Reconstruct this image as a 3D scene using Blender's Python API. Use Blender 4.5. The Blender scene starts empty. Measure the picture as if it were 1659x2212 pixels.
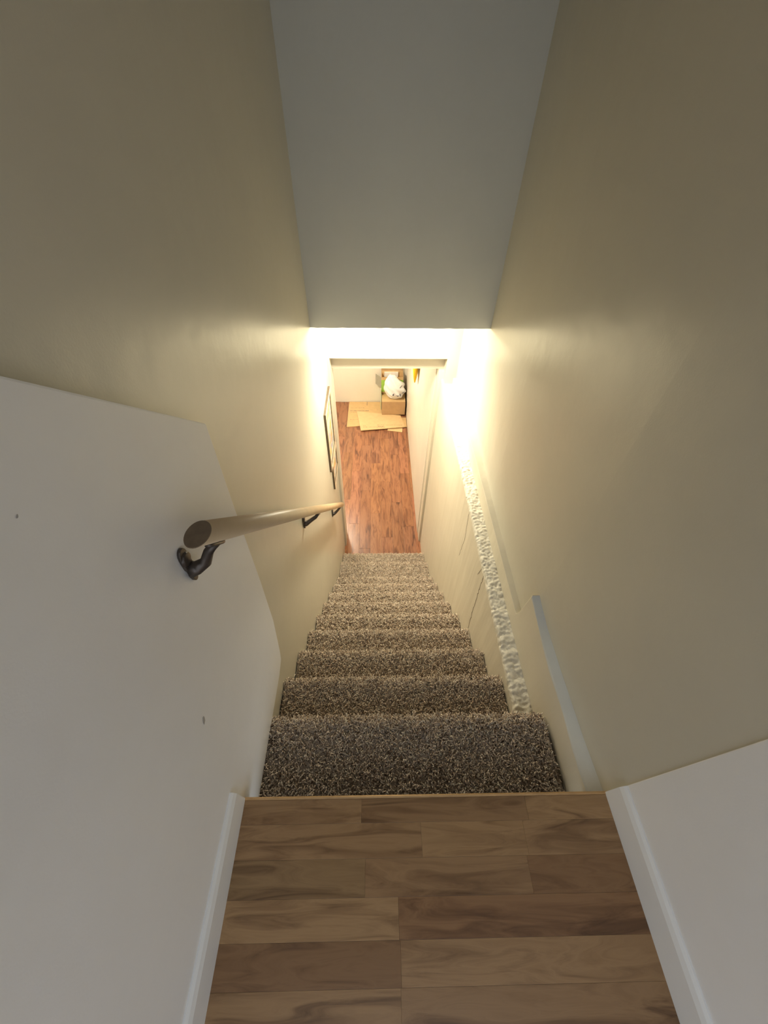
import bpy, bmesh, math, random
import numpy as np
from mathutils import Matrix, Vector
random.seed(4); rng = np.random.default_rng(4)
C = bpy.context.scene.collection
scn = bpy.context.scene

# ------------------------------------------------------------------ camera
H = 1.2                                             # eye height above the landing floor
R_ = Vector((0.99979481, -0.0154909, 0.01305239))
U_ = Vector((0.00265015, 0.73884009, 0.67387558))
F_ = Vector((0.02008256, 0.67370272, -0.73872954))
cam = bpy.data.cameras.new('camera'); cam.sensor_fit = 'HORIZONTAL'; cam.sensor_width = 36
cam.lens = 36 * 844.88 / 1659; cam.clip_start = 0.02
camo = bpy.data.objects.new('camera', cam); C.objects.link(camo)
camo.matrix_world = Matrix(((R_.x, U_.x, -F_.x, 0), (R_.y, U_.y, -F_.y, 0), (R_.z, U_.z, -F_.z, H), (0, 0, 0, 1)))
scn.camera = camo

# ------------------------------------------------------------------ world: soft daylight reaching the landing from the open room behind
w = bpy.data.worlds.new('daylight'); scn.world = w; w.use_nodes = True
bg = w.node_tree.nodes['Background']; bg.inputs[0].default_value = (0.84, 0.91, 1.0, 1); bg.inputs[1].default_value = 0.88
LAMP = 270.0                                         # stairwell bulb
LOWER = 300.0                                        # lower room globe
vs = scn.view_settings
vs.view_transform = 'Standard'; vs.look = 'None'; vs.gamma = 1; vs.exposure = 0.60; vs.use_curve_mapping = False

# ------------------------------------------------------------------ helpers
def obj(name, me, mat=None, parent=None, loc=None, color=None):
    o = bpy.data.objects.new(name, me); C.objects.link(o)
    if mat is not None and me is not None and not me.materials: me.materials.append(mat)
    if parent is not None: o.parent = parent
    if loc is not None: o.location = loc
    if color is not None: o.color = (*color, 1)
    return o
def tag(o, label=None, cat=None, group=None, kind=None):
    if label: o['label'] = label
    if cat: o['category'] = cat
    if group: o['group'] = group
    if kind: o['kind'] = kind
    return o
def thing(name, label, cat, loc=(0, 0, 0), group=None):
    o = bpy.data.objects.new(name, None); C.objects.link(o); o.location = loc; o.empty_display_size = .05
    return tag(o, label, cat, group)
def mesh_from(verts, faces, smooth=False):
    me = bpy.data.meshes.new('m'); me.from_pydata([tuple(v) for v in verts], [], faces); me.update()
    if smooth: me.polygons.foreach_set('use_smooth', [True] * len(me.polygons))
    return me
def bm_mesh(bm, smooth=False, bevel=0, seg=2):
    bmesh.ops.recalc_face_normals(bm, faces=bm.faces[:])
    if bevel: bmesh.ops.bevel(bm, geom=bm.edges[:], offset=bevel, segments=seg, affect='EDGES', profile=.6)
    me = bpy.data.meshes.new('m'); bm.to_mesh(me); bm.free()
    if smooth: me.polygons.foreach_set('use_smooth', [True] * len(me.polygons))
    return me
def add_box(bm, x0, x1, y0, y1, z0, z1):
    v = [bm.verts.new((x, y, z)) for z in (z0, z1) for y in (y0, y1) for x in (x0, x1)]
    for f in ((0, 2, 3, 1), (4, 5, 7, 6), (0, 1, 5, 4), (2, 6, 7, 3), (0, 4, 6, 2), (1, 3, 7, 5)):
        bm.faces.new([v[i] for i in f])
def box(x0, x1, y0, y1, z0, z1, bevel=0):
    bm = bmesh.new(); add_box(bm, x0, x1, y0, y1, z0, z1); return bm_mesh(bm, bevel=bevel)
def add_prism(bm, poly, axis, a, b):
    """poly in the two other axes (order x,y,z without axis), extruded along axis from a to b"""
    def P(p, t):
        return {'X': (t, p[0], p[1]), 'Y': (p[0], t, p[1]), 'Z': (p[0], p[1], t)}[axis]
    A = [bm.verts.new(P(p, a)) for p in poly]; B = [bm.verts.new(P(p, b)) for p in poly]
    n = len(poly)
    bm.faces.new(A); bm.faces.new(B[::-1])
    for i in range(n): bm.faces.new((A[i], B[i], B[(i + 1) % n], A[(i + 1) % n]))
def prism(poly, axis, a, b, bevel=0):
    bm = bmesh.new(); add_prism(bm, poly, axis, a, b); return bm_mesh(bm, bevel=bevel)
def add_tube(bm, pts, rad, n=12, caps=True, squash=None):
    pts = [Vector(p) for p in pts]; rings = []
    rads = rad if isinstance(rad, (list, tuple)) else [rad] * len(pts)
    up = Vector((0.3, 0.2, 1)).normalized()
    for i, p in enumerate(pts):
        t = (pts[min(i + 1, len(pts) - 1)] - pts[max(i - 1, 0)]).normalized()
        s = t.cross(up)
        if s.length < 1e-3: s = t.cross(Vector((1, 0, 0)))
        s.normalize(); q = t.cross(s).normalized()
        k = squash if squash else 1
        rings.append([bm.verts.new(p + s * (math.cos(a) * rads[i]) + q * (math.sin(a) * rads[i] * k))
                      for a in [2 * math.pi * j / n for j in range(n)]])
    for a, b in zip(rings, rings[1:]):
        for j in range(n): bm.faces.new((a[j], a[(j + 1) % n], b[(j + 1) % n], b[j]))
    if caps: bm.faces.new(rings[0][::-1]); bm.faces.new(rings[-1])
def add_lathe(bm, prof, c, axis=Vector((0, 0, 1)), n=24):
    """prof: (radius, height) along axis from c"""
    axis = axis.normalized(); s = axis.orthogonal().normalized(); q = axis.cross(s)
    rings = []
    for r, h in prof:
        if r < 1e-6: rings.append([bm.verts.new(Vector(c) + axis * h)])
        else: rings.append([bm.verts.new(Vector(c) + axis * h + (s * math.cos(2 * math.pi * j / n) + q * math.sin(2 * math.pi * j / n)) * r) for j in range(n)])
    for a, b in zip(rings, rings[1:]):
        for j in range(n):
            k = (j + 1) % n
            if len(a) == 1 and len(b) > 1: bm.faces.new((a[0], b[k], b[j]))
            elif len(b) == 1 and len(a) > 1: bm.faces.new((a[j], a[k], b[0]))
            elif len(a) > 1: bm.faces.new((a[j], a[k], b[k], b[j]))

# ------------------------------------------------------------------ materials
def new_mat(name):
    m = bpy.data.materials.new(name); m.use_nodes = True
    return m, m.node_tree, m.node_tree.nodes['Principled BSDF']
def N(nt, typ, **kw):
    n = nt.nodes.new(typ)
    for k, v in kw.items(): setattr(n, k, v)
    return n
def ramp(nt, stops):
    r = N(nt, 'ShaderNodeValToRGB'); e = r.color_ramp.elements
    while len(e) < len(stops): e.new(.5)
    for el, (p, c) in zip(e, stops): el.position = p; el.color = (*c, 1)
    return r
def plain(name, col, rough=.5, metal=0, var=.06, scale=30, bump=0, bscale=80, spec=.5):
    m, nt, b = new_mat(name)
    tc = N(nt, 'ShaderNodeTexCoord'); no = N(nt, 'ShaderNodeTexNoise'); no.inputs['Scale'].default_value = scale; no.inputs['Detail'].default_value = 4
    nt.links.new(tc.outputs['Object'], no.inputs['Vector'])
    r = ramp(nt, [(.3, tuple(max(0, c * (1 - var)) for c in col)), (.7, tuple(min(1, c * (1 + var)) for c in col))])
    nt.links.new(no.outputs['Fac'], r.inputs['Fac']); nt.links.new(r.outputs['Color'], b.inputs['Base Color'])
    b.inputs['Roughness'].default_value = rough; b.inputs['Metallic'].default_value = metal; b.inputs['Specular IOR Level'].default_value = spec
    if bump:
        n2 = N(nt, 'ShaderNodeTexNoise'); n2.inputs['Scale'].default_value = bscale; n2.inputs['Detail'].default_value = 3
        nt.links.new(tc.outputs['Object'], n2.inputs['Vector'])
        bp = N(nt, 'ShaderNodeBump'); bp.inputs['Strength'].default_value = bump; bp.inputs['Distance'].default_value = .004
        nt.links.new(n2.outputs['Fac'], bp.inputs['Height']); nt.links.new(bp.outputs['Normal'], b.inputs['Normal'])
    return m
def paint(name, col, rough=.42, streak=0.0, smudge=.05, peel=.12):
    """roller painted drywall or plaster: faint smudges, orange peel, broad trowel waves"""
    m, nt, b = new_mat(name)
    tc = N(nt, 'ShaderNodeTexCoord'); L = nt.links.new
    n1 = N(nt, 'ShaderNodeTexNoise'); n1.inputs['Scale'].default_value = 2.2; n1.inputs['Detail'].default_value = 6; n1.inputs['Roughness'].default_value = .62
    L(tc.outputs['Object'], n1.inputs['Vector'])
    r = ramp(nt, [(.32, tuple(c * (1 - smudge) for c in col)), (.62, col)])
    L(n1.outputs['Fac'], r.inputs['Fac']); L(r.outputs['Color'], b.inputs['Base Color'])
    n2 = N(nt, 'ShaderNodeTexNoise'); n2.inputs['Scale'].default_value = 240; n2.inputs['Detail'].default_value = 2
    L(tc.outputs['Object'], n2.inputs['Vector'])
    mp = N(nt, 'ShaderNodeMapping'); mp.inputs['Scale'].default_value = (7, 7, .9 if streak else 7); L(tc.outputs['Object'], mp.inputs['Vector'])
    n3 = N(nt, 'ShaderNodeTexNoise'); n3.inputs['Scale'].default_value = 1; n3.inputs['Detail'].default_value = 3; L(mp.outputs['Vector'], n3.inputs['Vector'])
    b1 = N(nt, 'ShaderNodeBump'); b1.inputs['Strength'].default_value = peel; b1.inputs['Distance'].default_value = .0012; L(n2.outputs['Fac'], b1.inputs['Height'])
    b2 = N(nt, 'ShaderNodeBump'); b2.inputs['Strength'].default_value = .25 + streak; b2.inputs['Distance'].default_value = .012
    L(n3.outputs['Fac'], b2.inputs['Height']); L(b1.outputs['Normal'], b2.inputs['Normal']); L(b2.outputs['Normal'], b.inputs['Normal'])
    b.inputs['Roughness'].default_value = rough
    return m
def wood(name, along, stops, rough=.35, gscale=1.0, swirl=1.2):
    """board material: grain along the board, tinted by object colour, offset per object"""
    m, nt, b = new_mat(name); L = nt.links.new
    tc = N(nt, 'ShaderNodeTexCoord'); oi = N(nt, 'ShaderNodeObjectInfo')
    off = N(nt, 'ShaderNodeVectorMath', operation='SCALE'); off.inputs[0].default_value = (17, 31, 7); L(oi.outputs['Random'], off.inputs['Scale'])
    ad = N(nt, 'ShaderNodeVectorMath', operation='ADD'); L(tc.outputs['Object'], ad.inputs[0]); L(off.outputs[0], ad.inputs[1])
    mp = N(nt, 'ShaderNodeMapping'); s = (3.2 * gscale, 22 * gscale, 10)
    mp.inputs['Scale'].default_value = s if along == 'X' else (s[1], s[0], s[2]); L(ad.outputs[0], mp.inputs['Vector'])
    n0 = N(nt, 'ShaderNodeTexNoise'); n0.inputs['Scale'].default_value = .8; n0.inputs['Detail'].default_value = 2; L(mp.outputs[0], n0.inputs['Vector'])
    ds = N(nt, 'ShaderNodeVectorMath', operation='SCALE'); ds.inputs['Scale'].default_value = swirl; L(n0.outputs['Color'], ds.inputs[0])
    a2 = N(nt, 'ShaderNodeVectorMath', operation='ADD'); L(mp.outputs[0], a2.inputs[0]); L(ds.outputs[0], a2.inputs[1])
    n1 = N(nt, 'ShaderNodeTexNoise'); n1.inputs['Scale'].default_value = 1.1; n1.inputs['Detail'].default_value = 7; n1.inputs['Roughness'].default_value = .6; n1.inputs['Distortion'].default_value = .7
    L(a2.outputs[0], n1.inputs['Vector'])
    r = ramp(nt, stops); L(n1.outputs['Fac'], r.inputs['Fac'])
    mx = N(nt, 'ShaderNodeMix', data_type='RGBA', blend_type='MULTIPLY'); mx.inputs[0].default_value = 1
    L(r.outputs['Color'], mx.inputs[6]); L(oi.outputs['Color'], mx.inputs[7]); L(mx.outputs[2], b.inputs['Base Color'])
    b.inputs['Roughness'].default_value = rough
    bp = N(nt, 'ShaderNodeBump'); bp.inputs['Strength'].default_value = .12; bp.inputs['Distance'].default_value = .0006
    L(n1.outputs['Fac'], bp.inputs['Height']); L(bp.outputs['Normal'], b.inputs['Normal'])
    return m
def emit(name, col, strength):
    m, nt, b = new_mat(name)
    b.inputs['Base Color'].default_value = (.9, .9, .88, 1); b.inputs['Emission Color'].default_value = (*col, 1); b.inputs['Emission Strength'].default_value = strength
    return m

M = {}
M['cream'] = paint('cream_wall_paint', (.595, .562, .465), .31)
M['cream_plaster'] = paint('cream_plaster', (.70, .645, .52), .46, streak=.35, smudge=.07)
M['white_panel'] = paint('offwhite_panel_paint', (.81, .805, .80), .48)
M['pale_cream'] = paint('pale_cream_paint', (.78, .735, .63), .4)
M['gray_white'] = paint('gray_white_paint', (.62, .64, .615), .5)
M['baseboard'] = paint('baseboard_gloss', (.80, .80, .79), .32, peel=.04)
M['trim'] = paint('pale_trim', (.60, .545, .455), .4)
M['patch'] = paint('blue_gray_primer', (.66, .67, .64), .6, smudge=.14)
M['sub'] = plain('subfloor', (.05, .035, .025), .8)
M['board'] = wood('landing_board', 'X', [(.30, (.13, .070, .032)), (.42, (.25, .145, .070)), (.54, (.36, .222, .112)), (.64, (.30, .178, .086)), (.76, (.15, .085, .042))], .30, gscale=.85, swirl=2.6)
M['lowboard'] = wood('lower_board', 'Y', [(.30, (.09, .032, .017)), (.45, (.235, .095, .046)), (.58, (.35, .155, .078)), (.75, (.18, .07, .034))], .30, gscale=1.0, swirl=1.6)
M['nosing'] = plain('nosing_metal', (.62, .40, .20), .28, .75, .1)
M['carpet_base'] = plain('carpet_backing', (.55, .46, .37), .95, bump=.6, bscale=300)
M['rail'] = plain('rail_tan_paint', (.63, .47, .29), .36, var=.05, scale=14, bump=.08)
M['rail_end'] = plain('rail_end_grain', (.17, .12, .075), .7, var=.15, scale=60)
M['bronze'] = plain('dark_bronze', (.085, .070, .060), .36, .55, .2, 40)
M['card'] = plain('cardboard', (.60, .40, .19), .75, var=.06, scale=16, bump=.1, bscale=200)
M['card_pale'] = plain('pale_cardboard', (.68, .48, .25), .75, var=.05, scale=16, bump=.1, bscale=200)  # paler cardboard colour of some flattened cartons
M['card_dark'] = plain('brown_cardboard', (.47, .30, .15), .75, var=.06, scale=16, bump=.1, bscale=200)
M['green'] = plain('green_print', (.33, .58, .09), .55, var=.08)
M['pale_green'] = plain('pale_green_edge', (.62, .70, .42), .6)
M['gray_card'] = plain('gray_card_inside', (.33, .32, .25), .7)
M['paper'] = plain('white_paper', (.85, .83, .78), .6, var=.03)
M['bag'] = plain('white_plastic_film', (.82, .83, .83), .3, var=.04, bump=.3, bscale=40)
M['ink'] = plain('dark_ink', (.05, .05, .07), .6)
M['brown_ink'] = plain('brown_ink', (.40, .25, .13), .7)
M['yellow'] = plain('yellow_plastic', (1.0, .62, .03), .42, var=.06)
M['porcelain'] = plain('porcelain', (.85, .85, .82), .3)
M['scuff'] = plain('gray_scuff', (.40, .38, .36), .7)
M['crack'] = plain('crack_dark', (.20, .165, .115), .9)  # dark colour of the wall cracks and the carton slit
M['frame'] = plain('dark_frame_edge', (.13, .095, .06), .5, var=.2)
M['frame_light'] = plain('pale_frame_face', (.66, .50, .36), .45, var=.12)
M['mat'] = plain('picture_mat', (.78, .72, .60), .7)
M['bulb'] = emit('warm_bulb', (1.0, .91, .70), LAMP)
M['globe'] = emit('lower_globe', (1.0, .88, .68), LOWER)
M['rough'] = plain('rough_painted_concrete', (.77, .73, .62), .7, var=.10, scale=26, bump=.9, bscale=70)

# picture print: loose colour washes
def art_mat(name, seed):
    m, nt, b = new_mat(name); L = nt.links.new
    tc = N(nt, 'ShaderNodeTexCoord'); n = N(nt, 'ShaderNodeTexNoise', noise_dimensions='4D'); n.inputs['W'].default_value = seed
    n.inputs['Scale'].default_value = 9; n.inputs['Detail'].default_value = 3; L(tc.outputs['Object'], n.inputs['Vector'])
    r = ramp(nt, [(.30, (.20, .24, .36)), (.42, (.40, .42, .52)), (.50, (.66, .60, .52)), (.58, (.72, .38, .22)), (.66, (.52, .56, .08)), (.78, (.30, .16, .22))])
    L(n.outputs['Fac'], r.inputs['Fac']); L(r.outputs['Color'], b.inputs['Base Color']); b.inputs['Roughness'].default_value = .25
    return m
M['art'] = art_mat('art_print', 3.1); M['art2'] = art_mat('art_print_small', 8.4)

# carpet yarn: colour carried per tuft
mc, nt, b = new_mat('carpet_yarn')
at = N(nt, 'ShaderNodeAttribute', attribute_name='tuft'); nt.links.new(at.outputs['Color'], b.inputs['Base Color'])
b.inputs['Roughness'].default_value = .9; b.inputs['Specular IOR Level'].default_value = .15; M['yarn'] = mc

# ------------------------------------------------------------------ dimensions
Y0 = .1356; RISE = .1913; RUN = .191; NR = .0385; ZF = -2.2956
TOP = 2.45; BACK = -1.5
YB0, YB1 = 2.10, 2.20; BZ = .332                      # bulkhead
YH = 2.68                                             # header wall face
XLw = [(-.75, -.363), (.0, -.363), (.9, -.362), (1.5, -.353), (2.1, -.344), (2.68, -.348)]
XRw = [(Y0, .592), (.7, .582), (1.4, .588), (2.1, .608), (2.68, .594)]
def struct(name, me, mat, parent=None, label=None):
    o = obj(name, me, mat, parent)
    o['kind'] = 'structure'
    if label: o['label'] = label
    return o

# ------------------------------------------------------------------ left wall
poly = [(x, y) for y, x in XLw] + [(-.55, 2.68), (-.55, -.75)]
wl = struct('wall_left', prism(poly, 'Z', ZF - .02, TOP), M['cream'], label='cream painted left stairwell wall running down to the basement')
panel = [(-.75, -.19), (.30, -.19), (.50, -.196), (.556, -.183), (.572, -.137), (.608, .007), (.627, .211), (.642, .49), (.66, .739),
         (.333, 1.019), (-.05, 1.36), (-.6, 1.84), (-.75, 1.97)]
bm = bmesh.new(); add_prism(bm, panel, 'X', -.37, -.338)
struct('drywall_panel', bm_mesh(bm, bevel=.003), M['white_panel'], wl, 'off-white drywall panel with a sloping top edge')
def scuff(y, z, ly, lz, xx, parent, name='scuff'):
    bm = bmesh.new(); r = random.Random(int(y * 1000)); n = 9; vs_ = []
    for k in range(n):
        a = 2 * math.pi * k / n; f = .6 + .5 * r.random(); vs_.append(bm.verts.new((xx, y + ly * f * math.cos(a) + lz * .4 * math.sin(a), z + lz * f * math.sin(a))))
    bm.faces.new(vs_); struct(name, bm_mesh(bm), M['scuff'], parent)
scuff(.22, .357, .005, .011, -.3375, wl); scuff(.25, .921, .002, .002, -.3375, wl)
# baseboard on the left of the landing
def baseboard(name, x0, x1, side, label):
    # profile in X,z extruded along Y with a rounded top
    h = .098
    if side < 0: prof = [(x0, 0), (x1, 0), (x1, h - .018), (x1 - .004, h - .006), (x0 + .003, h), (x0, h)]
    else: prof = [(x0, 0), (x1, 0), (x1, h), (x1 - .003, h), (x0 + .004, h - .006), (x0, h - .018)]
    return struct(name, prism(prof, 'Y', -.75, Y0 - .001), M['baseboard'], label=label)
baseboard('baseboard_left', -.338, -.3262, -1, 'white baseboard along the left edge of the landing')
baseboard('baseboard_right', .5762, .588, 1, 'white baseboard along the right edge of the landing')

# ------------------------------------------------------------------ right side
poly = [(x, y) for y, x in XRw] + [(.80, 2.68), (.80, Y0)]
wr = struct('wall_right', prism(poly, 'Z', -.32, TOP), M['cream'], label='cream painted upper right stairwell wall')
struct('wall_right_landing', box(.588, .78, -.75, Y0, -.1, TOP, .002), M['white_panel'], label='off-white wall on the right of the landing')
# plaster strip above the concrete ledge with its taller end beside the landing
strip = [(Y0 - .02, -.33), (Y0 - .02, -.046), (.27, -.056), (.46, -.056), (.60, -.050), (.695, -.032), (.714, -.026), (.731, -.181), (.745, -.222),
         (1.0, -.218), (1.4, -.215), (1.9, -.215), (2.45, -.218), (2.60, -.222), (2.60, -.33)]
bm = bmesh.new(); add_prism(bm, strip, 'X', .557, .615)
struct('drywall_strip', bm_mesh(bm, bevel=.0025), M['cream_plaster'], wr, 'drywall strip with a taller clipped end next to the landing')
# blue-gray top of the taller end
bm = bmesh.new(); tp = [(Y0, -.046), (.27, -.056), (.46, -.056), (.60, -.050), (.695, -.032), (.711, -.027)]
ra = random.Random(3); prev = None
for i in range(41):
    y = Y0 + .005 + (.711 - Y0 - .005) * i / 40; z = np.interp(y, [p[0] for p in tp], [p[1] for p in tp])
    wv = .009 + .005 * math.sin(i * .33) + ra.random() * .003 - .006 * (i / 40)
    row = [bm.verts.new((.5564, y, z - .004 - wv)), bm.verts.new((.5568, y, z + .0006)), bm.verts.new((.600, y, z + .006))]
    if prev:
        for k in range(2): bm.faces.new((prev[k], prev[k + 1], row[k + 1], row[k]))
    prev = row
struct('skim_coat', bm_mesh(bm, True), M['patch'], wr, 'blue-gray skim coat on the sloped top of the strip')
# lower concrete wall
wc = struct('wall_right_lower', box(.497, .80, -.05, 2.74, ZF - .02, -.312), M['cream_plaster'], label='cream painted concrete wall below the ledge')
# rough ledge
ny, nx = 760, 22
ys = np.linspace(-.02, 2.60, ny); xs = np.linspace(.494, .562, nx)
def fbm(x, y, s):
    o = np.zeros_like(x); r = np.random.default_rng(s)
    for k in range(28):
        a = r.uniform(0, 2 * np.pi); f_ = r.uniform(40, 420); p = r.uniform(0, 6.28)
        o += np.sin((x * np.cos(a) + y * np.sin(a)) * f_ + p) / (f_ / 30) ** .55
    return o / 7
YY, XX = np.meshgrid(ys, xs, indexing='ij')
ZZ = -.306 + .0085 * fbm(XX, YY, 1) - .008 * np.abs(fbm(XX, YY, 5)) - .010 * np.clip((.503 - XX) / .009, 0, 1) ** 2
edge = .006 * fbm(XX * 0, YY, 9)
XX = XX + edge * np.clip((.53 - XX) / .03, 0, 1)
V = np.stack([XX, YY, ZZ], -1).reshape(-1, 3)
low = V.reshape(ny, nx, 3)[:, 0].copy(); low[:, 2] = -.345; low[:, 0] = .4975
F = [(i * nx + j, i * nx + j + 1, (i + 1) * nx + j + 1, (i + 1) * nx + j) for i in range(ny - 1) for j in range(nx - 1)]
b0 = ny * nx
F += [(b0 + i, i * nx, (i + 1) * nx, b0 + i + 1) for i in range(ny - 1)]
struct('concrete_ledge', mesh_from(np.vstack([V, low]), F, True), M['rough'], wc, 'rough lumpy concrete ledge along the right wall')
# cracks in the concrete wall: ragged slivers
def crack(pts, width, seed, parent=wc, name='crack'):
    r = random.Random(seed); bm = bmesh.new(); prev = None; n = 26
    Yp = [p[0] for p in pts]; Zp = [p[1] for p in pts]
    for i in range(n + 1):
        t = i / n * (len(pts) - 1); k = min(int(t), len(pts) - 2); f = t - k
        y = Yp[k] * (1 - f) + Yp[k + 1] * f + r.uniform(-1, 1) * .004; z = Zp[k] * (1 - f) + Zp[k + 1] * f
        ww = width * (.35 + r.random()) * (1 if 0 < i < n else .2)
        row = [bm.verts.new((.4966, y - ww, z)), bm.verts.new((.4958, y, z)), bm.verts.new((.4966, y + ww, z))]
        if prev:
            for q in range(2): bm.faces.new((prev[q], prev[q + 1], row[q + 1], row[q]))
        prev = row
    struct(name, bm_mesh(bm), M['crack'], parent)
crack([(.992, -.315), (.990, -.446), (.979, -.589), (.956, -.790)], .0026, 1)
crack([(1.40, -.33), (1.36, -.52), (1.38, -.70)], .0010, 2)
crack([(1.03, -.32), (1.06, -.42)], .0009, 3)

# ------------------------------------------------------------------ bulkhead, header wall, ceilings
bm = bmesh.new()
r = random.Random(8); low = [(-.37 + .99 * i / 30, BZ + r.uniform(-.0012, .0012)) for i in range(31)]
add_prism(bm, low + [(.62, TOP), (-.37, TOP)], 'Y', YB0, YB1)
struct('wall_bulkhead', bm_mesh(bm), M['gray_white'], label='gray-white bulkhead wall hanging above the stairs')
hd = struct('wall_far', prism([(-.37, -.12), (.62, -.12), (.62, .80), (-.37, .80)], 'Y', YH, YH + .12), M['cream'], label='cream header wall above the opening to the basement room')
struct('jamb', box(-.37, -.330, YH, YH + .12, ZF, -.12), M['trim'], hd)
struct('jamb', box(.512, .66, YH, YH + .12, ZF, -.12), M['cream'], hd)
struct('lintel', box(-.40, .66, YH + .10, YH + .20, -.245, .1), M['trim'], hd, 'recessed beige lintel under the header')
struct('jamb', box(.478, .66, YH + .06, YH + .20, ZF, -.245), M['cream_plaster'], hd)
struct('ceiling_passage', box(-.37, .66, YB1, YH, .450, .51), M['gray_white'], label='small ceiling between the bulkhead and the header')
struct('ceiling', box(-.55, .80, -.75, YB1, TOP, TOP + .05), M['gray_white'], label='ceiling above the landing')

# ------------------------------------------------------------------ landing floor: short strips laid across
fl = struct('floor', box(-.335, .585, -.75, Y0 - .004, -.09, -.012), M['sub'], label='wood laminate landing at the top of the stairs')
W0, W = .0539, .0640
XLf, XRf = -.334, .584
tones = {'tan': (1.0, .97, .92), 'lt': (1.08, 1.06, 1.0), 'md': (.88, .84, .80), 'dk': (.70, .62, .56), 'ol': (.80, .80, .74), 'rd': (.76, .66, .60)}
rows = [([-.038, .369], ['tan', 'md', 'lt']),
        ([.105, .352], ['tan', 'lt', 'tan']),
        ([-.027, .346], ['ol', 'md', 'dk']),
        ([.046], ['lt', 'rd']),
        ([.048], ['dk', 'tan']),
        ([.046], ['tan', 'md'])]
yy = Y0 - .006
for i in range(14):
    wd = W0 - .006 if i == 0 else W
    if i < len(rows): js, tn = rows[i]
    else:
        js = sorted(random.uniform(XLf + .1, XRf - .1) for _ in range(2)); tn = [random.choice(list(tones)) for _ in range(3)]
    ed = [XLf] + js + [XRf]
    for a, c, t in zip(ed, ed[1:], tn):
        g = .0001; hx, hy = (c - a) / 2 - g, wd / 2 - g
        me = box(-hx, hx, -hy, hy, -.012, 0, .0003)
        k = random.uniform(.95, 1.05)
        obj('plank', me, M['board'], fl, ((a + c) / 2, yy - wd / 2, 0), tuple(v * k for v in tones[t]))
    yy -= wd
struct('floor_hall', box(-4, 4, -7, -.755, -.09, 0), M['board'], label='wood floor of the open room behind the landing')
# stair nosing strip on the front edge
bm = bmesh.new(); add_prism(bm, [(Y0 - .0058, -.002), (Y0 - .0058, .0012), (Y0 - .002, .0018), (Y0 + .0005, .0004), (Y0 + .0015, -.004), (Y0 + .0015, -.03), (Y0 - .003, -.03), (Y0 - .003, -.002)], 'X', XLf, XRf + .003)
struct('nosing_strip', bm_mesh(bm), M['nosing'], fl, 'thin orange-brown edge strip')

# ------------------------------------------------------------------ lower room
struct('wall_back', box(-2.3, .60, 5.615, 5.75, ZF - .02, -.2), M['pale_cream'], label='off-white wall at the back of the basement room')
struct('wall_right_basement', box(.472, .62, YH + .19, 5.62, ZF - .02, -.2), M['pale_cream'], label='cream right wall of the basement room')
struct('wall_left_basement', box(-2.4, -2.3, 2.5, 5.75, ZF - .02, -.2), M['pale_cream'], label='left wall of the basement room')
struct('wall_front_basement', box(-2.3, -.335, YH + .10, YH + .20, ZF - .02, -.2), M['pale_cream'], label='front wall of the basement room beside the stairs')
struct('ceiling_basement', box(-2.4, .62, YH + .14, 5.75, -.245, -.18), M['gray_white'], label='ceiling of the basement room')
lf = struct('floor_basement', box(-2.35, .62, 2.28, 5.70, ZF - .06, ZF - .010), M['sub'], label='orange-brown wood laminate floor of the basement room')
pw = .127; x = -.70; col = 0
while x < .50:
    y = 2.30 - (col * .37) % .9
    while y < 5.62:
        y1 = min(y + .92, 5.615); ya = max(y, 2.30)
        if y1 - ya > .03:
            hx, hy = pw / 2 - .0005, (y1 - ya) / 2 - .0005
            k = random.uniform(.84, 1.12)
            obj('plank', box(-hx, hx, -hy, hy, -.010, 0, .0006), M['lowboard'], lf, (x + pw / 2, (ya + y1) / 2, ZF), (k, k * random.uniform(.95, 1.03), k * random.uniform(.9, 1.05)))
        y += .92
    x += pw; col += 1
# boards out of sight to the left, one field
obj('plank_field', box(-2.3, -.70, 2.9, 5.615, ZF - .01, ZF), M['lowboard'], lf, color=(1, 1, 1))

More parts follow.
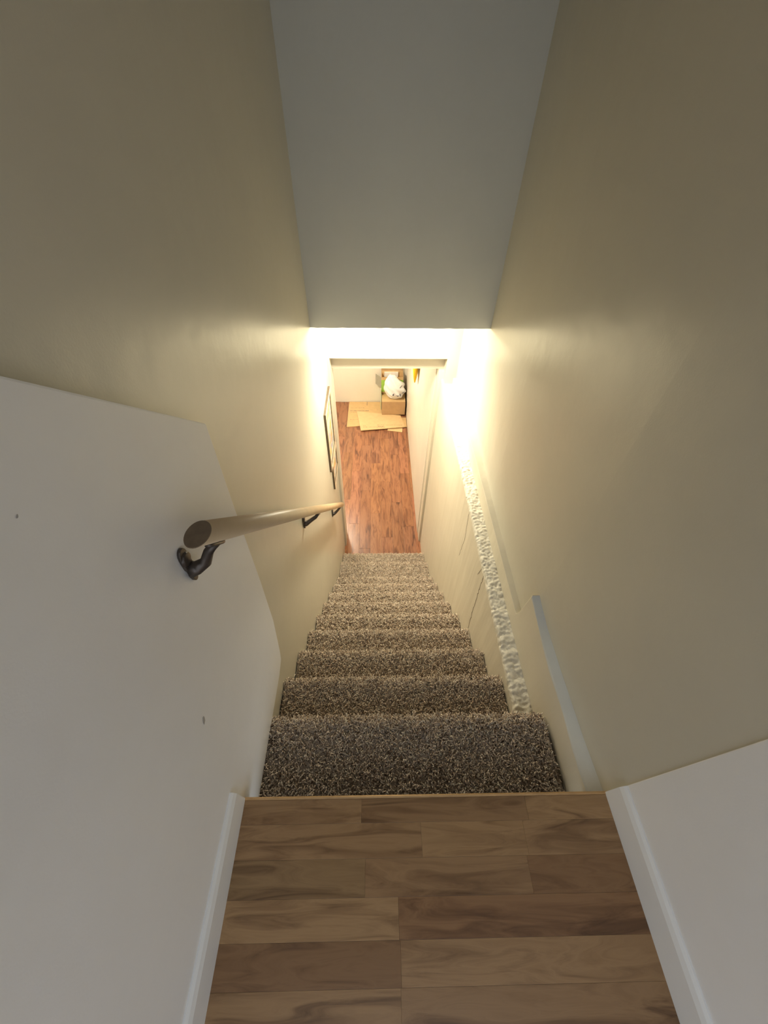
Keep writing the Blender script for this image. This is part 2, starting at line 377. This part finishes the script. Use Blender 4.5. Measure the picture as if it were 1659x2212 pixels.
# ------------------------------------------------------------------ carpeted staircase
st = thing('staircase', 'straight flight of carpeted stairs in shaggy beige and brown pile', 'staircase', (0, Y0, ZF))
noses = [Y0 + NR + n * RUN for n in range(1, 10)] + [2.186, 2.432]
def step_profile(yb, yn, zt, rad=.024):
    pr = [(yb, zt), (yn - rad, zt)]
    for k in range(1, 7):
        a = math.pi / 2 * (1 - k / 6 * 1.45); pr.append((yn - rad + rad * math.cos(a), zt - rad + rad * math.sin(a)))
    pr.append((yn - .035, zt - .06)); pr.append((yn - .038, zt - RISE - .002))
    return pr
palette = np.array([(.93, .80, .66), (.89, .75, .60), (.82, .67, .53), (.66, .52, .40), (.28, .20, .14), (.97, .88, .72)])
pw_ = np.array([.24, .26, .20, .13, .09, .08])
def pile(prof, x0, x1, count, seed, thick, length):
    r = np.random.default_rng(seed)
    P = np.array(prof[:-1]); seg = np.diff(P, axis=0); ln = np.linalg.norm(seg, axis=1); cum = np.concatenate([[0], np.cumsum(ln)])
    s = r.uniform(0, cum[-1], count); k = np.clip(np.searchsorted(cum, s) - 1, 0, len(ln) - 1); f = (s - cum[k]) / ln[k]
    yz = P[k] + seg[k] * f[:, None]; tan = seg[k] / ln[k][:, None]; nrm = np.stack([-tan[:, 1], tan[:, 0]], 1)
    sgn = np.where((nrm[:, 1] > 0) | (nrm[:, 0] > 0), 1, -1)[:, None]; nrm = nrm * sgn
    x = r.uniform(x0 + .006, x1 - .006, count)
    base = np.column_stack([x, yz[:, 0], yz[:, 1]])
    nn = np.column_stack([np.zeros(count), nrm[:, 0], nrm[:, 1]])
    d1 = nn + r.normal(0, .55, (count, 3)); d1 /= np.linalg.norm(d1, axis=1)[:, None]
    lean = r.normal(0, 1, (count, 3)); 
    d2 = nn * .25 + d1 * .5 + lean * .75; d2 /= np.linalg.norm(d2, axis=1)[:, None]
    L = length * r.uniform(.65, 1.25, count)[:, None]
    pts = [base - nn * .002, base + d1 * L * .45, base + d1 * L * .45 + d2 * L * .40, base + d1 * L * .42 + d2 * L * .62 - nn * L * .08]
    for p in pts: p[:, 0] = np.clip(p[:, 0], x0 - .001, x1 + .001)
    rad = thick * r.uniform(.75, 1.25, count)[:, None]
    rs = [.8, 1.0, .95, .0]
    side = np.cross(d1, lean); side /= np.linalg.norm(side, axis=1)[:, None] + 1e-9; oth = np.cross(d1, side)
    V = []
    for q in range(3):
        for j in range(3):
            a = 2 * np.pi * j / 3 + q * .9
            V.append(pts[q] + (side * np.cos(a) + oth * np.sin(a)) * rad * rs[q])
    V.append(pts[3])
    V = np.stack(V, 1)                                # count,10,3
    fi = []
    for q in range(2):
        for j in range(3):
            a0, a1 = q * 3 + j, q * 3 + (j + 1) % 3; fi += [(a0, a1, a1 + 3), (a0, a1 + 3, a0 + 3)]
    for j in range(3): fi.append((6 + j, 6 + (j + 1) % 3, 9))
    fi = np.array(fi); T = (fi[None] + (np.arange(count) * 10)[:, None, None]).reshape(-1, 3)
    me = bpy.data.meshes.new('pile'); nv, nt_ = count * 10, len(T)
    me.vertices.add(nv); me.vertices.foreach_set('co', V.reshape(-1).astype(np.float32))
    me.loops.add(nt_ * 3); me.loops.foreach_set('vertex_index', T.reshape(-1).astype(np.int32))
    me.polygons.add(nt_); me.polygons.foreach_set('loop_start', (np.arange(nt_) * 3).astype(np.int32))
    me.polygons.foreach_set('use_smooth', np.ones(nt_, dtype=bool))
    me.update(calc_edges=True)
    ci = r.choice(len(palette), count, p=pw_); col = palette[ci] * r.uniform(.85, 1.15, (count, 1))
    cc = np.concatenate([np.repeat(col, 10, 0), np.ones((nv, 1))], 1).astype(np.float32)
    ca = me.color_attributes.new('tuft', 'FLOAT_COLOR', 'POINT'); ca.data.foreach_set('color', cc.reshape(-1))
    return me
for n, yn in enumerate(noses, 1):
    zt = -n * RISE; yb = (noses[n - 2] if n > 1 else Y0 + .02) - .05
    wx = [np.interp(v, [q[0] for q in XLw], [q[1] for q in XLw]) for v in (yb, yn)]
    x0 = max(wx) + .0015; x1 = .552 if n == 1 else .4955
    prof = step_profile(yb, yn, zt - .008)
    full = prof + [(yb, zt - RISE - .002)]
    bm = bmesh.new(); add_prism(bm, full, 'X', x0 + .002, .4935)
    if n == 1: add_prism(bm, prof[:-1] + [(yn - .036, zt - .095), (yb, zt - .095)], 'X', .4935, x1 - .002)   # rests over the ledge
    so = obj('carpeted_step', bm_mesh(bm), M['carpet_base'], st, (0, -Y0, -ZF))
    cnt = [15000, 13000, 12000, 11000, 9500, 8500, 8000, 7500, 7000, 8000, 7500][n - 1]
    th = .0019 if n < 5 else .0023
    po = obj('carpet_pile', pile(prof, x0, x1, cnt, 20 + n, th, .021), M['yarn'], so)
    po['kind'] = 'stuff'

# ------------------------------------------------------------------ handrail
A = Vector((-.282, .395, .716)); B = Vector((-.282, 2.19, -1.111)); d = (B - A).normalized()
hr = thing('handrail', 'round tan wooden handrail on dark brackets along the left wall', 'handrail', A)
bm = bmesh.new(); add_tube(bm, [(0, 0, 0), tuple((B - A) * .5), tuple(B - A)], .0205, 32)
bm.verts.ensure_lookup_table(); cap = []
for vtx in bm.verts[:32]:                                            # level cut at the top end
    vtx.co -= d * (vtx.co.z / d.z); cap.append(vtx.co.copy())
me = bm_mesh(bm, True)
for p in me.polygons:
    if len(p.vertices) > 4: p.use_smooth = False
rail = obj('rail', me, M['rail'], hr)
# sawn end facing up the stairs
bm = bmesh.new()
lo = [bm.verts.new(c_ * .995) for c_ in cap]; hi = [bm.verts.new(c_ * .97 + Vector((0, 0, .0012))) for c_ in cap]
bm.faces.new(hi)
for k in range(32): bm.faces.new((lo[k], lo[(k + 1) % 32], hi[(k + 1) % 32], hi[k]))
tag(obj('end_grain', bm_mesh(bm), M['rail_end'], rail), 'dark sawn end of the rail')
def bracket(yc, wallx):
    t = (yc + .036 - A.y) / (B.y - A.y); rc = A + (B - A) * t         # rail centre above the saddle
    q = Vector((0, d.z, -d.y)); q = -q if q.z > 0 else q              # perpendicular below the rail
    under = rc + q * .021
    wp = Vector((wallx, yc, rc.z - .052))
    bm = bmesh.new()
    pts = [wp + Vector((.003, 0, -.012)), wp + Vector((.014, .002, -.012)), wp + Vector((.028, .012, -.008)), Vector((under.x - .012, under.y - .010, under.z - .012)), Vector((under.x - .002, under.y + .002, under.z - .004)), Vector((under.x, under.y + .010, under.z - .010))]
    add_tube(bm, [p - A for p in pts], [.0175, .0135, .0105, .0088, .0085, .0065], 12)
    arm = obj('bracket', bm_mesh(bm, True), M['bronze'], hr)
    # wall plate: round boss with a leaf shaped tail
    bm = bmesh.new()
    out = []
    for k in range(28):
        a = 2 * math.pi * k / 28; yv = .0165 * math.cos(a) * (1 + .25 * math.cos(2 * a + math.pi)); zv = .044 * math.sin(a)
        if math.sin(a) < -.2: yv *= .78
        out.append((yv, zv))
    add_prism(bm, out, 'X', 0, .006)
    add_lathe(bm, [(.015, .005), (.0125, .009), (0, .010)], (0, 0, .018), Vector((1, 0, 0)), 16)
    pl = obj('wall_plate', bm_mesh(bm, bevel=.0015), M['bronze'], arm, wp - A)
    # saddle under the rail
    bm = bmesh.new(); prev = None
    for k in range(9):
        s_ = -.030 + .068 * k / 8; hw = .0095 * math.sqrt(max(0.12, 1 - (s_ / .036) ** 2)); c = rc - A + d * s_
        ring = []
        for (ox, oq) in ((-hw, .0195), (-hw, .0245), (0, .0268), (hw, .0245), (hw, .0195)):
            ring.append(bm.verts.new(c + Vector((ox, 0, 0)) + q * oq))
        if prev:
            for j in range(5): bm.faces.new((prev[j], prev[(j + 1) % 5], ring[(j + 1) % 5], ring[j]))
        else: bm.faces.new(ring[::-1])
        prev = ring
    bm.faces.new(prev)
    obj('saddle', bm_mesh(bm, True), M['bronze'], arm)
bracket(.405, -.338); bracket(1.26, -.3565); bracket(2.06, -.3445)

# ------------------------------------------------------------------ stairwell lamp on the header wall, just behind the bulkhead edge
lp = thing('ceiling_lamp', 'low warm dome lamp on the passage ceiling behind the bulkhead', 'lamp', (.07, 2.32, .45))
bm = bmesh.new(); add_lathe(bm, [(.0, .0), (.05, .0), (.05, .012), (.03, .03), (.03, .100), (.070, .122), (.088, .130), (.088, .138), (0, .138)], (0, 0, 0), Vector((0, 0, -1)), 32)
obj('lamp_holder', bm_mesh(bm, True), M['porcelain'], lp)
bm = bmesh.new(); add_lathe(bm, [(.084, .138), (.082, .145), (.070, .156), (.045, .165), (.02, .169), (0, .170)], (0, 0, 0), Vector((0, 0, -1)), 32)
obj('dome_diffuser', bm_mesh(bm, True), M['bulb'], lp)
# basement room globe
lp2 = thing('ceiling_lamp', 'white globe lamp on the basement room ceiling', 'lamp', (-.75, 4.3, -.245))
bm = bmesh.new(); add_lathe(bm, [(0, 0), (.07, 0), (.07, .02), (.05, .03), (0, .03)], (0, 0, 0), Vector((0, 0, -1)), 24); obj('lamp_base', bm_mesh(bm, True), M['porcelain'], lp2)
bm = bmesh.new(); add_lathe(bm, [(.045, .03), (.075, .05), (.09, .09), (.075, .13), (.04, .155), (0, .162)], (0, 0, 0), Vector((0, 0, -1)), 24); obj('globe', bm_mesh(bm, True), M['globe'], lp2)

# ------------------------------------------------------------------ pictures on the left wall
def picture(name, label, y0, y1, z0, z1, xw, art, seed):
    t = thing(name, label, 'picture', (xw, (y0 + y1) / 2, (z0 + z1) / 2)); hy, hz = (y1 - y0) / 2, (z1 - z0) / 2
    bw = .028
    for nm, a in (('frame_rail', (-hy, hy, hz - bw, hz)), ('frame_rail', (-hy, hy, -hz, -hz + bw)), ('frame_stile', (-hy, -hy + bw, -hz + bw, hz - bw)), ('frame_stile', (hy - bw, hy, -hz + bw, hz - bw))):
        o = obj(nm, box(0, .016, a[0], a[1], a[2], a[3], .0015), M['frame'], t)
        obj('frame_face', box(.016, .018, a[0] + .002, a[1] - .002, a[2] + .002, a[3] - .002), M['frame_light'], o)
    m = obj('mat_board', box(.002, .008, -hy + bw, hy - bw, -hz + bw, hz - bw), M['mat'], t)
    obj('print', box(.008, .0095, -hy + bw + .03, hy - bw - .03, -hz + bw + .035, hz - bw - .035), art, m)
picture('framed_picture', 'larger framed picture hanging above the handrail on left wall', 2.205, 2.575, -.775, -.275, -.3465, M['art'], 1)
picture('framed_picture', 'smaller framed picture hanging lower beside the opening on left wall', 2.30, 2.62, -1.045, -.80, -.3475, M['art2'], 2)

# ------------------------------------------------------------------ cartons in the basement room
def lines_on(parent, x0, y0, wid, n, seed, mat, z):
    """faint printed marks: rows of short dashes, illegible at this size"""
    r = random.Random(seed); bm = bmesh.new(); x = x0
    while x < x0 + wid:
        l = r.uniform(.006, .03); add_box(bm, x, x + l, y0, y0 + r.uniform(.008, .013), z, z + .0004); x += l + r.uniform(.004, .012)
    o = obj('print', bm_mesh(bm), mat, parent); return o
def sheet(label, pts, z, th, mat, lift=0):
    c = Vector((sum(p[0] for p in pts) / len(pts), sum(p[1] for p in pts) / len(pts), z))
    bm = bmesh.new(); n = 10
    # bilinear quad, slight curl, three layers of board give the thickness
    q = [Vector((p[0] - c.x, p[1] - c.y, 0)) for p in pts]
    top = []
    for i in range(n + 1):
        row = []
        for j in range(n + 1):
            u, v = i / n, j / n
            p = (q[0] * (1 - u) + q[1] * u) * (1 - v) + (q[3] * (1 - u) + q[2] * u) * v
            p.z = lift * (v ** 3) * (.4 + .6 * u)
            row.append(p)
        top.append(row)
    A_ = [[bm.verts.new(p + Vector((0, 0, th))) for p in row] for row in top]; B_ = [[bm.verts.new(p) for p in row] for row in top]
    for i in range(n):
        for j in range(n):
            bm.faces.new((A_[i][j], A_[i + 1][j], A_[i + 1][j + 1], A_[i][j + 1])); bm.faces.new((B_[i][j], B_[i][j + 1], B_[i + 1][j + 1], B_[i + 1][j]))
    for k in range(n):
        for (a, b2, c2, d2) in ((A_[k][0], A_[k + 1][0], B_[k + 1][0], B_[k][0]), (A_[k][n], A_[k + 1][n], B_[k + 1][n], B_[k][n]),
                              (A_[0][k], A_[0][k + 1], B_[0][k + 1], B_[0][k]), (A_[n][k], A_[n][k + 1], B_[n][k + 1], B_[n][k])):
            bm.faces.new((a, b2, c2, d2))
    o = tag(obj('flattened_carton', bm_mesh(bm), mat, None, c), label, 'cardboard', 'flattened cartons on the basement floor')
    return o, c
s1, c1 = sheet('flattened carton lying against the back wall under the others, printed lines near its left edge', [(-.437, 4.915), (.12, 4.985), (.16, 5.60), (-.430, 5.605)], ZF + .001, .007, M['card'])
for yy_, wd_, ik in ((5.42, .20, M['brown_ink']), (5.34, .27, M['ink']), (5.30, .12, M['brown_ink']), (5.10, .14, M['brown_ink'])):
    lines_on(s1, -.40 - c1.x, yy_ - c1.y, wd_, 8, int(yy_ * 100), ik, .007)
# slit between two flaps
obj('flap_slit', box(-.145 - c1.x, -.137 - c1.x, 5.50 - c1.y, 5.60 - c1.y, .0068, .0076), M['crack'], s1)
s3, c3 = sheet('narrow end of a flattened carton sticking out beside the right basement wall', [(.18, 4.92), (.465, 4.905), (.465, 5.15), (.18, 5.17)], ZF + .009, .006, M['card'])
s4, c4 = sheet('small pale carton corner peeking out in front of the topmost flattened carton', [(.17, 4.83), (.388, 4.785), (.40, 4.90), (.19, 4.92)], ZF + .001, .006, M['card_pale'])
s2, c2 = sheet('topmost pale flattened carton in front of the brown box', [(-.222, 4.80), (.435, 4.89), (.382, 5.19), (-.30, 5.30)], ZF + .018, .010, M['card_pale'])
for (xa, ya, wd_, ik, sd) in ((-.19, 4.875, .30, M['brown_ink'], 5), (.02, 4.93, .09, M['brown_ink'], 6), (.03, 4.895, .06, M['ink'], 9), (.16, 4.93, .22, M['brown_ink'], 7), (-.19, 4.91, .04, M['brown_ink'], 8)):
    lines_on(s2, xa - c2.x, ya - c2.y, wd_, 8, sd, ik, .010)
# carton on the floor
ZC = ZF + .029
ca = thing('carton', 'closed brown carton on the flattened cartons with the plastic bag on top', 'box', (.27, 5.36, ZC))
obj('box_body', box(-.178, .178, -.155, .225, 0, .225, .004), M['card_dark'], ca)
obj('tape', box(-.178, .178, .01, .06, .2245, .2262), M['card'], ca)
for sx in (-1, 1):
    obj('top_flap', box(-.176, .176, (-.153 if sx < 0 else .037), (.033 if sx < 0 else .223), .2250, .2285), M['card'], ca)
# green printed box standing behind the bag
zb = ZC + .2295
cb = thing('printed_box', 'open carton with green printed front behind the white bag', 'box', (.25, 5.51, zb))
hh = .27; hx, hy = .165, .075
obj('front_panel', box(-hx, hx, -hy, -hy + .005, 0, hh), M['card'], cb)
fp = obj('green_print', box(-hx, hx, -hy - .0006, -hy, .03, hh - .045), M['green'], cb)
obj('back_panel', box(-hx, hx, hy - .005, hy, 0, hh + .03), M['card'], cb)
obj('back_flap', box(-hx, hx, hy - .004, hy + .001, hh + .03, hh + .12), M['card_dark'], cb)  # darker board stands in for the lintel's shade on this flap
for sx in (-1, 1):
    obj('side_panel', box(sx * hx - (.005 if sx > 0 else 0), sx * hx + (.005 if sx < 0 else 0), -hy + .005, hy - .005, 0, hh), M['card'], cb)
obj('packing_paper', box(-.12, .09, .045, .068, hh - .06, hh + .015), M['paper'], cb)
obj('base_panel', box(-hx, hx, -hy, hy, 0, .005), M['card'], cb)
bm = bmesh.new(); add_prism(bm, [(-hx, -hy), (-hx - .085, hy - .03), (-hx - .088, hy - .032), (-hx - .004, -hy)], 'Z', .10, .265)
tag(obj('side_flap', bm_mesh(bm), M['gray_card'], cb), 'gray inside of the opened side flap')
# pale green edge of a panel leaning at the left of the carton
lean = tag(obj('leaning_panel', box(-.004, .004, -.11, .12, 0, .33, .001), M['pale_green'], None, (.0795, 5.47, ZC - .003)), 'thin pale green board standing upright beside the brown carton', 'cardboard')
# plastic bag: crumpled sack with a gathered neck
nu, nv = 56, 40
V, F = [], []
rr = np.random.default_rng(5)
wv = [(rr.integers(2, 9), rr.uniform(1, 7), rr.uniform(0, 6.28), rr.uniform(.010, .035)) for _ in range(14)]
for j in range(nv + 1):
    v = j / nv
    if v < .72: rad = math.sin(min(1, (v / .72) * .70 + .06) * math.pi) ** .55
    else: rad = math.sin(.76 * math.pi) ** .55 * (1 - (v - .72) / .28 * .70)
    if j == 0: rad = .0
    for i in range(nu):
        a = 2 * math.pi * i / nu; cr = sum(am * math.sin(k * a + fz * v * 3 + ph) for k, fz, ph, am in wv)
        rj = rad * (1 + cr * 1.3)
        V.append((.150 * rj * math.cos(a) - .07 * v * v, .100 * rj * math.sin(a) + .02 * v * v, .36 * v ** 1.15 + cr * .015 * (1 if j else 0)))
for j in range(nv):
    for i in range(nu): F.append((j * nu + i, j * nu + (i + 1) % nu, (j + 1) * nu + (i + 1) % nu, (j + 1) * nu + i))
F.append([nv * nu + i for i in range(nu)])
bag = thing('plastic_bag', 'white plastic shopping bag with dark lettering on the brown carton', 'bag', (.300, 5.312, zb + .003))
V = np.array(V); V[:, 2] -= V[:, 2].min()
body = obj('bag_body', mesh_from(V, F, True), M['bag'], bag)
# dark marks printed on the film, offset along the surface
VV = V.reshape(nv + 1, nu, 3)
def mark(j0, i0, steps, wdt):
    bm = bmesh.new(); prev = None
    for (dj, di) in steps:
        p = Vector(VV[(j0 + dj), (i0 + di) % nu]); nrm = Vector((p.x, p.y, 0)).normalized()
        t = Vector((0, 0, 1)); s = nrm.cross(t)
        row = [bm.verts.new(p + nrm * .007 - s * wdt + t * wdt * .4), bm.verts.new(p + nrm * .007 + s * wdt - t * wdt * .4)]
        if prev: bm.faces.new((prev[0], prev[1], row[1], row[0]))
        prev = row
    obj('lettering', bm_mesh(bm), M['ink'], body)
for j0, i0, st_ in ((12, 40, ((0, 0), (2, 0), (4, 1))), (11, 42, ((0, 0), (1, 1), (2, 1))), (11, 44, ((0, 0), (2, 0))), (11, 46, ((0, 0), (2, 1), (3, 1))),
                   (15, 49, ((0, 0), (1, 1), (2, 2))), (24, 48, ((0, 0), (1, 1), (2, 2))), (25, 50, ((0, 0), (1, 0), (2, 1)))):
    mark(j0, i0, st_, .009)

# ------------------------------------------------------------------ yellow bag hanging on the basement right wall
yb = thing('yellow_bag', 'bright yellow folded bag hanging on the right basement wall', 'bag', (.432, 4.12, -.62))
V, F = [], []
nz, na = 20, 20
for j in range(nz + 1):
    v = j / nz; wy = (.17 * (1 - v ** 2.2) + .015); wx = .028 * (1 - v ** 3) + .006
    for i in range(na):
        a = 2 * math.pi * i / na; k = 1 + .12 * math.sin(3 * a + 4 * v) + .06 * math.sin(7 * a)
        V.append((wx * math.cos(a) * k + .006 * v - .004, wy * math.sin(a) * k - .10 * v, -.43 * v))
for j in range(nz):
    for i in range(na): F.append((j * na + i, (j + 1) * na + i, (j + 1) * na + (i + 1) % na, j * na + (i + 1) % na))
F.append(list(range(na))); F.append([nz * na + i for i in range(na)][::-1])
obj('bag_body', mesh_from(V, F, True), M['yellow'], yb)
bm = bmesh.new(); add_tube(bm, [(.041, 0, .05), (.01, 0, .045), (-.006, 0, .03), (-.01, 0, .0), (0, 0, -.01)], .004, 8); obj('hook', bm_mesh(bm, True), M['bronze'], yb)
